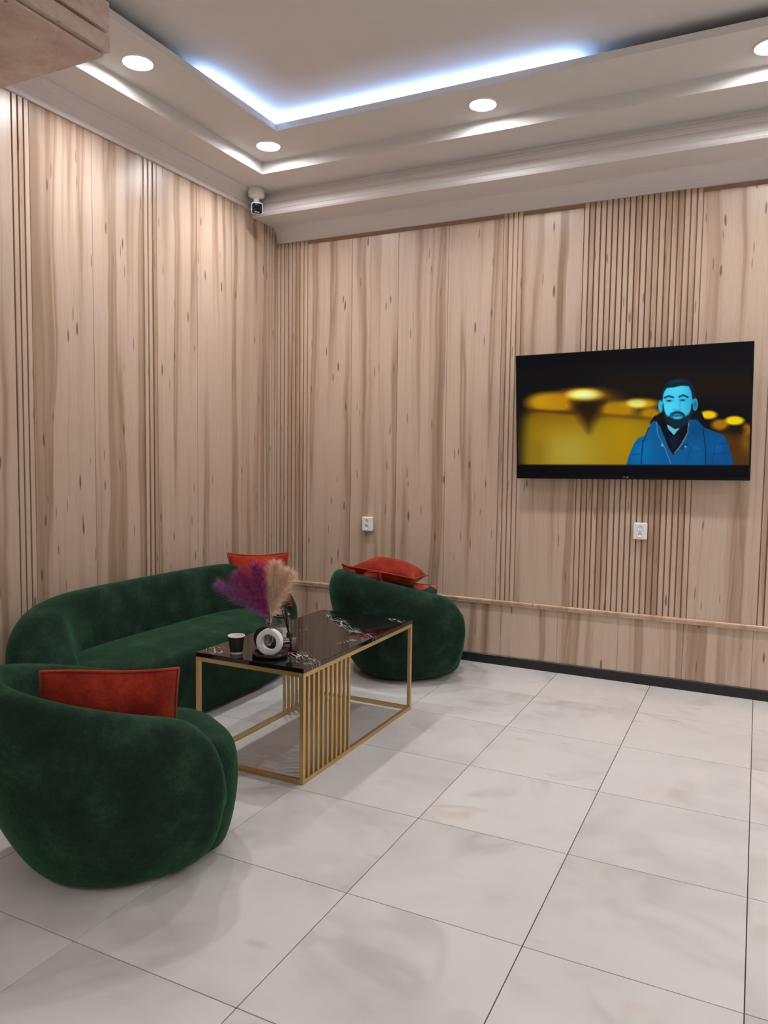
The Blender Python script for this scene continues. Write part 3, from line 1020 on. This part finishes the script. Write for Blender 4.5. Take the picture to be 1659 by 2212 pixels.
# glass jar
jar = empty('glass_jar', (1.400, -2.010, TZ), 0, 'clear glass jar with lid and cream label behind the vases', 'jar')
jar.scale = (1.12, 1.12, 1.0)
R0 = 0.051
outer = [(0.040, 0.0), (0.047, 0.003), (R0, 0.012), (R0, 0.105), (0.048, 0.118), (0.041, 0.128), (0.040, 0.134), (0.043, 0.136), (0.043, 0.140), (0.039, 0.141)]
inner = [(0.0375, 0.141), (0.0375, 0.128), (0.045, 0.116), (0.0478, 0.105), (0.0478, 0.014), (0.044, 0.006), (0.02, 0.005)]
MB().rings([[(r * math.cos(2 * PI * k / 40), r * math.sin(2 * PI * k / 40), z) for k in range(40)] for r, z in outer + inner], True, True, True).build('glass_body', M['glass'], jar)
lid = MB().lathe([(0.036, 0.1412), (0.0445, 0.1415), (0.0455, 0.146), (0.043, 0.150), (0.030, 0.157), (0.012, 0.161), (0.009, 0.164), (0.014, 0.169), (0.0165, 0.176), (0.014, 0.183), (0.007, 0.187), (0.001, 0.188)], 36).build('lid', M['glass'], jar)
for k in range(16):
    a = 2 * PI * k / 16
    c = (0.0500 * math.cos(a), 0.0500 * math.sin(a))
    MB().tube([(c[0], c[1], 0.105), (c[0] * 0.985, c[1] * 0.985, 0.113), (c[0] * 0.93, c[1] * 0.93, 0.121)], [0.0015, 0.003, 0.0015], 6).build('glass_rib', M['glass'], jar)
lab, labr = [], R0 + 0.0006
ang0 = math.atan2(CAM_LOC[1] + 2.010, CAM_LOC[0] - 1.400)
mb = MB()
nn = 20
rows = []
for j in range(13):
    v = j / 12
    row = []
    for i in range(nn + 1):
        u = -1 + 2 * i / nn
        half = 0.95
        top = 0.092 - 0.010 * abs(u) ** 6
        z = 0.016 + (top - 0.016) * v
        row.append((labr * math.cos(ang0 + u * half), labr * math.sin(ang0 + u * half), z))
    rows.append(row)
mb.rings(rows, False, False, False, True)
lb = mb.build('label', M['label'], jar)
rows = []
for j in range(9):
    q = j / 8 * PI / 2
    rows.append([((labr + 0.0006) * math.cos(ang0 - 0.12 + 0.34 * math.cos(q) * math.cos(a)), (labr + 0.0006) * math.sin(ang0 - 0.12 + 0.34 * math.cos(q) * math.cos(a)), 0.068 + 0.016 * math.cos(q) * math.sin(a))
                 for a in np.linspace(0, 2 * PI, 25)[:-1]])
MB().rings(rows, True, False, False, True).build('oval_print', M['label_mark'], lb)
for z, w, off in ((0.044, 0.16, 0.05), (0.036, 0.10, 0.12), (0.029, 0.12, 0.10)):
    rows = [[((labr + 0.0006) * math.cos(ang0 + off + w * u), (labr + 0.0006) * math.sin(ang0 + off + w * u), z + dz + 0.0012 * math.sin(9 * u)) for u in np.linspace(-1, 1, 14)] for dz in (0, 0.0016)]
    MB().rings(rows, False, False, False, True).build('script_print', M['ink'], lb)

# ---------------------------------------------------------------- television
TVW, TVH = 1.437, 0.822
tv = empty('television', (2.744, -0.115, 1.752), 0, 'wide flat television on the panelled wall showing a man in a blue jacket', 'television')
tv.rotation_euler = (math.radians(4.2), math.radians(-0.8), 0)
MB().bevbox(-TVW / 2, TVW / 2, -0.008, 0.028, -TVH / 2, TVH / 2, 0.003).build('casing', M['tv_black'], tv)
MB().bevbox(-0.45, 0.45, 0.028, 0.055, -0.30, 0.12, 0.008).build('rear_housing', M['tv_black'], tv)
MB().bevbox(-0.12, 0.12, 0.055, 0.085, -0.10, 0.10, 0.004).build('wall_bracket', M['steel'], tv)
MB().lathe([(0.006, 0), (0.006, 0.001)], 20).build('logo_disc', M['logo_red'], tv, loc=(-0.012, -0.0082, -TVH / 2 + 0.014), rot=(PI / 2, 0, 0))
text_mesh('logo_letters', 'LG', 0.014, M['print_white'], tv, (0.008, -0.0085, -TVH / 2 + 0.014), (PI / 2, 0, 0))


def tv_picture():
    """the picture on the screen, evaluated on a fine grid: returns vertex colours"""
    NX, NY = 380, 216
    # frame of the drawing: corners of the set in drawing units
    src = np.array([(0, 0), (1, 0), (1, 1), (0, 1)], float)
    dst = np.array([(96, 203), (1574, 107), (1547, 965), (105, 950)], float)
    A = []
    for (x, y), (u, v) in zip(src, dst):
        A.append([x, y, 1, 0, 0, 0, -u * x, -u * y, -u]); A.append([0, 0, 0, x, y, 1, -v * x, -v * y, -v])
    Hm = np.linalg.svd(np.array(A))[2][-1].reshape(3, 3)
    U, V = np.meshgrid(np.linspace(0.006, 0.994, NX), np.linspace(0.008, 0.975, NY))
    w = Hm[2, 0] * U + Hm[2, 1] * V + Hm[2, 2]
    X = (Hm[0, 0] * U + Hm[0, 1] * V + Hm[0, 2]) / w
    Y = (Hm[1, 0] * U + Hm[1, 1] * V + Hm[1, 2]) / w
    img = np.zeros(X.shape + (3,)); img[:] = (4, 4, 8)
    def put(m, c):
        nonlocal img
        m = np.clip(m, 0, 1)[..., None]; img = img * (1 - m) + np.array(c, float) * m
    def ell(cx, cy, rx, ry, soft=0.3, rot=0.0):
        c, s = math.cos(rot), math.sin(rot)
        dx, dy = X - cx, Y - cy
        d = np.hypot((dx * c + dy * s) / rx, (-dx * s + dy * c) / ry)
        return np.clip((1 + soft / 2 - d) / soft, 0, 1)
    def blob(cx, cy, rx, ry, p=1.0): return np.exp(-(((X - cx) / rx) ** 2 + ((Y - cy) / ry) ** 2) * p)
    def poly(pts, soft=3.0):
        pts = np.array(pts, float); n = len(pts)
        inside = np.zeros(X.shape, bool); dist = np.full(X.shape, 1e9)
        for i in range(n):
            x1, y1 = pts[i]; x2, y2 = pts[(i + 1) % n]
            c = ((y1 > Y) != (y2 > Y)) & (X < (x2 - x1) * (Y - y1) / (y2 - y1 + 1e-9) + x1)
            inside ^= c
            t = np.clip(((X - x1) * (x2 - x1) + (Y - y1) * (y2 - y1)) / ((x2 - x1) ** 2 + (y2 - y1) ** 2 + 1e-9), 0, 1)
            dist = np.minimum(dist, np.hypot(X - x1 - t * (x2 - x1), Y - y1 - t * (y2 - y1)))
        sd = np.where(inside, dist, -dist)
        return np.clip(0.5 + sd / soft, 0, 1)
    def line(pts, wd, soft=2.0):
        dist = np.full(X.shape, 1e9)
        for (x1, y1), (x2, y2) in zip(pts[:-1], pts[1:]):
            t = np.clip(((X - x1) * (x2 - x1) + (Y - y1) * (y2 - y1)) / ((x2 - x1) ** 2 + (y2 - y1) ** 2 + 1e-9), 0, 1)
            dist = np.minimum(dist, np.hypot(X - x1 - t * (x2 - x1), Y - y1 - t * (y2 - y1)))
        return np.clip((wd / 2 + soft / 2 - dist) / soft, 0, 1)
    sg = lambda x: 1 / (1 + np.exp(-np.clip(x, -40, 40)))
    # dim upper picture
    put(0.5 * sg((Y - 255) / 16) * sg((520 - Y) / 60), (14, 12, 10))
    # amber lower half
    put(sg((Y - 560) / 22) * sg((X - 150) / 22) * sg((1000 - X) / 30), (150, 118, 6))
    put(0.85 * sg((Y - 545) / 10) * sg((X - 190) / 12) * sg((500 - X) / 10) * sg((640 - Y) / 25), (140, 98, 4))
    put(0.8 * blob(430, 790, 210, 150), (172, 152, 62))
    put(0.75 * blob(760, 700, 130, 170), (172, 132, 2))
    put(0.55 * blob(230, 800, 70, 120), (120, 92, 12))
    # upper lamps row
    put(ell(320, 490, 150, 62, 0.55), (176, 126, 6))
    put(0.8 * blob(260, 480, 70, 40), (196, 146, 10))
    put(0.9 * ell(545, 440, 175, 40, 0.9), (190, 120, 8))
    put(ell(520, 440, 100, 33, 0.7), (255, 226, 96))
    put(blob(520, 440, 62, 20), (226, 255, 178))
    put(ell(720, 528, 110, 52, 0.6), (170, 124, 6))
    put(ell(870, 492, 105, 32, 0.7), (206, 146, 10))
    put(ell(845, 491, 58, 24, 0.7), (240, 236, 120))
    put(ell(930, 556, 60, 36, 0.7), (166, 120, 6))
    # dark trunk between them
    put(0.92 * poly([(440, 486), (640, 476), (606, 556), (570, 620), (548, 660), (520, 620), (478, 550)], 70), (36, 18, 2))
    put(0.85 * line([(175, 535), (470, 552)], 16, 22), (66, 36, 2))
    put(0.8 * line([(600, 560), (930, 585)], 12, 26), (84, 50, 2))
    put(0.9 * sg((X - 640) / 30) * sg((455 - Y) / 16) * sg((Y - 300) / 20), (24, 15, 6))
    # right of the man
    put(0.9 * sg((X - 1300) / 25) * sg((Y - 660) / 18), (84, 50, 12))
    put(ell(1288, 562, 52, 25, 0.6), (236, 196, 20))
    put(ell(1360, 622, 52, 32, 0.7), (160, 108, 4))
    put(ell(1450, 597, 58, 27, 0.5), (236, 206, 8))
    put(ell(1525, 652, 28, 34, 0.8), (150, 100, 14))
    put(0.8 * blob(1520, 730, 30, 60), (132, 90, 10))
    put(0.8 * ell(1455, 655, 60, 26, 0.8), (30, 18, 6))
    # --- man: hood, jacket
    put(poly([(925, 610), (950, 572), (1000, 548), (1195, 530), (1245, 545), (1290, 650), (1225, 690), (1000, 690)], 6), (8, 10, 18))
    jk = poly([(776, 880), (800, 800), (826, 742), (850, 706), (905, 684), (922, 640), (938, 604), (968, 600), (992, 640), (1040, 760), (1072, 812),
               (1130, 720), (1160, 660), (1160, 592), (1215, 590), (1260, 640), (1345, 672), (1388, 690), (1412, 742), (1432, 812), (1444, 880)], 4)
    put(jk, (0, 84, 140))
    put(jk * 0.6 * blob(880, 780, 70, 90), (4, 120, 186))
    put(jk * 0.55 * sg((X - 1270) / 12), (0, 66, 120))
    put(jk * 0.5 * blob(1210, 650, 60, 60), (2, 52, 92))
    put(jk * 0.55 * blob(1340, 760, 40, 70), (6, 96, 168))
    for q in ([(800, 810), (860, 800)], [(820, 740), (900, 715)], [(1330, 800), (1430, 790)], [(1310, 860), (1340, 700)], [(1350, 740), (1405, 735)], [(1150, 860), (1180, 760)]):
        put(jk * 0.7 * line(q, 5, 9), (2, 52, 98))
    put(poly([(990, 596), (1165, 588), (1160, 668), (1076, 806), (1030, 735)], 5), (6, 8, 22))
    put(0.5 * poly([(1040, 690), (1110, 690), (1075, 790)], 18), (16, 34, 78))
    put(poly([(1030, 622), (1112, 640), (1074, 686), (1040, 650)], 4), (92, 186, 210))
    put(0.8 * line([(1168, 594), (1160, 670), (1120, 745), (1076, 800)], 4), (150, 160, 176))
    put(0.8 * line([(966, 608), (974, 680), (1020, 770), (1056, 862)], 4), (120, 140, 156))
    put(line([(918, 640), (880, 740), (872, 862)], 6), (0, 34, 66))
    put(line([(1255, 640), (1268, 760), (1272, 862)], 6), (0, 36, 70))
    put(poly([(1112, 760), (1158, 730), (1166, 745), (1122, 780)], 3), (0, 60, 104))
    put(ell(1003, 748, 9, 8, .4), (120, 150, 160)); put(ell(1146, 757, 6, 6, .4), (120, 170, 190))
    put(0.6 * line([(1188, 768), (1212, 762), (1232, 772)], 3), (30, 150, 200))
    # neck, ears, head
    put(poly([(1010, 540), (1180, 540), (1160, 628), (1080, 650), (1020, 610)], 6), (6, 22, 32))
    put(ell(992, 508, 14, 38, .25), (50, 176, 214)); put(ell(1205, 498, 17, 40, .25), (46, 150, 190))
    put(0.6 * ell(1207, 500, 8, 24, .6), (14, 80, 110))
    face = np.maximum(ell(1096, 452, 96, 106, .06), ell(1096, 500, 84, 132, .06))
    put(face, (64, 200, 236))
    put(face * 0.55 * sg((X - 1150) / 16), (28, 140, 184))
    put(face * 0.5 * blob(1050, 520, 40, 40), (86, 220, 250))
    put(face * 0.35 * blob(1090, 410, 60, 30), (92, 226, 252))
    # beard
    beard = poly([(1002, 505), (1012, 540), (1030, 568), (1046, 572), (1056, 552), (1082, 540), (1110, 540), (1134, 552), (1146, 570), (1164, 560), (1184, 530), (1192, 498), (1190, 556), (1164, 606), (1116, 636), (1072, 634), (1028, 600), (1008, 560)], 12)
    put(beard, (8, 36, 50))
    put(0.9 * ell(1094, 572, 38, 18, .5), (44, 150, 184))
    put(0.8 * line([(1060, 556), (1094, 548), (1128, 555)], 7, 8), (10, 52, 72))
    put(line([(1062, 566), (1092, 570), (1124, 564)], 4, 3), (10, 40, 58))
    put(ell(1094, 580, 20, 6, .5), (70, 180, 206))
    put(0.7 * ell(1094, 600, 14, 7, .6), (10, 44, 60))
    # nose, eyes, brows
    put(0.5 * line([(1110, 470), (1112, 520)], 8, 10), (30, 140, 180))
    put(0.6 * line([(1066, 528), (1094, 534), (1118, 526)], 5, 6), (24, 116, 152))
    for ex_, ey in ((1044, 476), (1128, 472)):
        put(0.7 * ell(ex_, ey, 24, 9, .6), (36, 140, 176))
        put(ell(ex_, ey, 13, 5, .5), (12, 52, 72))
    put(line([(1016, 458), (1040, 447), (1070, 455)], 10, 5), (10, 48, 66))
    put(line([(1106, 452), (1132, 442), (1160, 454)], 10, 5), (10, 46, 64))
    # hair
    put(poly([(992, 480), (996, 420), (1014, 378), (1046, 348), (1092, 334), (1150, 342), (1190, 370), (1208, 410), (1204, 462), (1188, 468), (1182, 420), (1166, 386),
              (1120, 384), (1070, 394), (1030, 398), (1012, 424), (1004, 472)], 6), (8, 30, 44))
    put(0.6 * poly([(1040, 366), (1090, 346), (1140, 352), (1080, 366)], 10), (16, 66, 88))
    # black bar along the bottom and top
    put(sg((Y - (866 + (X - 105) * 0.003)) / 1.6), (3, 2, 8))
    put(sg(((284 - (X - 105) * 0.055) - Y) / 5), (3, 3, 8))
    lin = np.where(img <= 10, img / 255 / 12.92, ((img / 255 + 0.055) / 1.055) ** 2.4)
    vs = np.stack([(U - 0.5) * TVW, np.full(U.shape, -0.0084), (0.5 - V) * TVH], -1).reshape(-1, 3)
    idx = np.arange(NX * NY).reshape(NY, NX)
    fs = np.stack([idx[:-1, :-1], idx[1:, :-1], idx[1:, 1:], idx[:-1, 1:]], -1).reshape(-1, 4)
    me = bpy.data.meshes.new('screen')
    me.from_pydata(vs.tolist(), [], fs.tolist())
    at = me.color_attributes.new('picture', 'FLOAT_COLOR', 'POINT')
    rgba = np.ones((NX * NY, 4), np.float32); rgba[:, :3] = lin.reshape(-1, 3)
    at.data.foreach_set('color', rgba.ravel())
    me.update()
    t = NT('screen_picture')
    a = t.node('ShaderNodeVertexColor', layer_name='picture')
    t.base((0.004, 0.004, 0.005, 1))
    t.set(Roughness=0.15, Specular_IOR_Level=0.1, Emission_Strength=2.0 ** -EXPOSURE)
    t.l(a.outputs['Color'], t.b.inputs['Emission Color'])
    return link('screen', me, t.m, tv)


tv_picture()

# ---------------------------------------------------------------- double sockets
def socket(x, z, off, label):
    o = empty('double_socket', (x, -off, z), 0, label, 'socket', 'white double sockets')
    body = MB().bevbox(-0.042, 0.042, -0.034, 0.0, -0.054, 0.054, 0.005).build('casing', M['white_plastic'], o)
    for s in (1, -1):
        zc = 0.021 * s
        def R(r, y): return [(r * math.cos(2 * PI * k / 28), y, zc + r * math.sin(2 * PI * k / 28)) for k in range(28)]
        MB().rings([R(0.0195, -0.0341), R(0.0195, -0.0365), R(0.0180, -0.0370), R(0.0172, -0.0352)], True, True, True).build('outlet_well', M['white_plastic'], o)
        for dx, dz in ((-0.0085, 0.0015 * s), (0.0085, 0.0015 * s)):
            MB().rings([[(dx + 0.0026 * math.cos(2 * PI * k / 12), y, zc + dz + 0.0026 * math.sin(2 * PI * k / 12)) for k in range(12)] for y in (-0.0353, -0.0358)], True, True, True).build('pin_hole', M['socket_hole'], o)
        MB().rings([[(0.0022 * math.cos(2 * PI * k / 12), y, zc - s * 0.009 + 0.0022 * math.sin(2 * PI * k / 12)) for k in range(12)] for y in (-0.0353, -0.0375)], True, True, True).build('earth_pin', M['steel'], o)


socket(0.852, 0.954, PLANK_T, 'white double socket above the far armchair')
socket(2.842, 1.009, SLAT_T, 'white double socket on the slats beneath the television')

# ---------------------------------------------------------------- security camera
cc = empty('security_camera', (0.122, -0.450, Z1), 0, 'white bullet security camera hanging from the ceiling corner', 'camera')
cc.scale = (1.2, 1.2, 1.2)
MB().lathe([(0.050, 0.0), (0.050, -0.044), (0.047, -0.050), (0.030, -0.056), (0.024, -0.060)], 36).build('mount_base', M['white_plastic'], cc)
MB().tube([(0, 0, -0.056), (0, 0, -0.074), (0.004, -0.006, -0.088)], [0.019, 0.018, 0.018], 16).build('neck', M['white_plastic'], cc)
MB().lathe([(0.0035, 0.0), (0.0035, 0.002)], 12).build('fixing_hole', M['socket_hole'], cc, loc=(0.014, -0.0455, -0.040), rot=(math.radians(75), 0, math.radians(15)))
aim = Vector((0.60, -0.70, -0.36)).normalized()
sx_ = aim.cross(Vector((0, 0, 1))).normalized(); sz_ = sx_.cross(aim)
bm4 = Matrix(((sx_.x, aim.x, sz_.x, 0.0), (sx_.y, aim.y, sz_.y, 0.0), (sx_.z, aim.z, sz_.z, -0.112), (0, 0, 0, 1)))
def rr2(hw, hh, r, y, n=6):
    out = []
    for cx_, cz_, a0 in ((hw - r, hh - r, 0), (-hw + r, hh - r, PI / 2), (-hw + r, -hh + r, PI), (hw - r, -hh + r, 1.5 * PI)):
        for k in range(n):
            a = a0 + PI / 2 * k / (n - 1); out.append((cx_ + r * math.cos(a), y, cz_ + r * math.sin(a)))
    return out
b = MB().rings([rr2(0.022, 0.022, 0.012, -0.070), rr2(0.032, 0.031, 0.014, -0.060), rr2(0.034, 0.033, 0.013, 0.050), rr2(0.0345, 0.0335, 0.013, 0.058), rr2(0.0325, 0.0315, 0.012, 0.060)]).build('camera_body', M['white_plastic'], cc)
b.matrix_local = bm4
fcp = MB().rings([rr2(0.0305, 0.0295, 0.011, 0.0601), rr2(0.0300, 0.0290, 0.011, 0.0616)]).build('lens_panel', M['camera_face'], b)
for x in (-0.010, 0.009):
    MB().rings([[(x + r * math.cos(2 * PI * k / 20), y, 0.007 + r * math.sin(2 * PI * k / 20)) for k in range(20)] for r, y in ((0.0085, 0.0617), (0.0080, 0.0626), (0.0060, 0.0620))]).build('lens', M['tv_black'], b)
text_mesh('maker_print', 'alhua', 0.015, M['print_white'], b, (0.0, 0.0622, -0.019), (PI / 2, 0, PI), 0.0002)
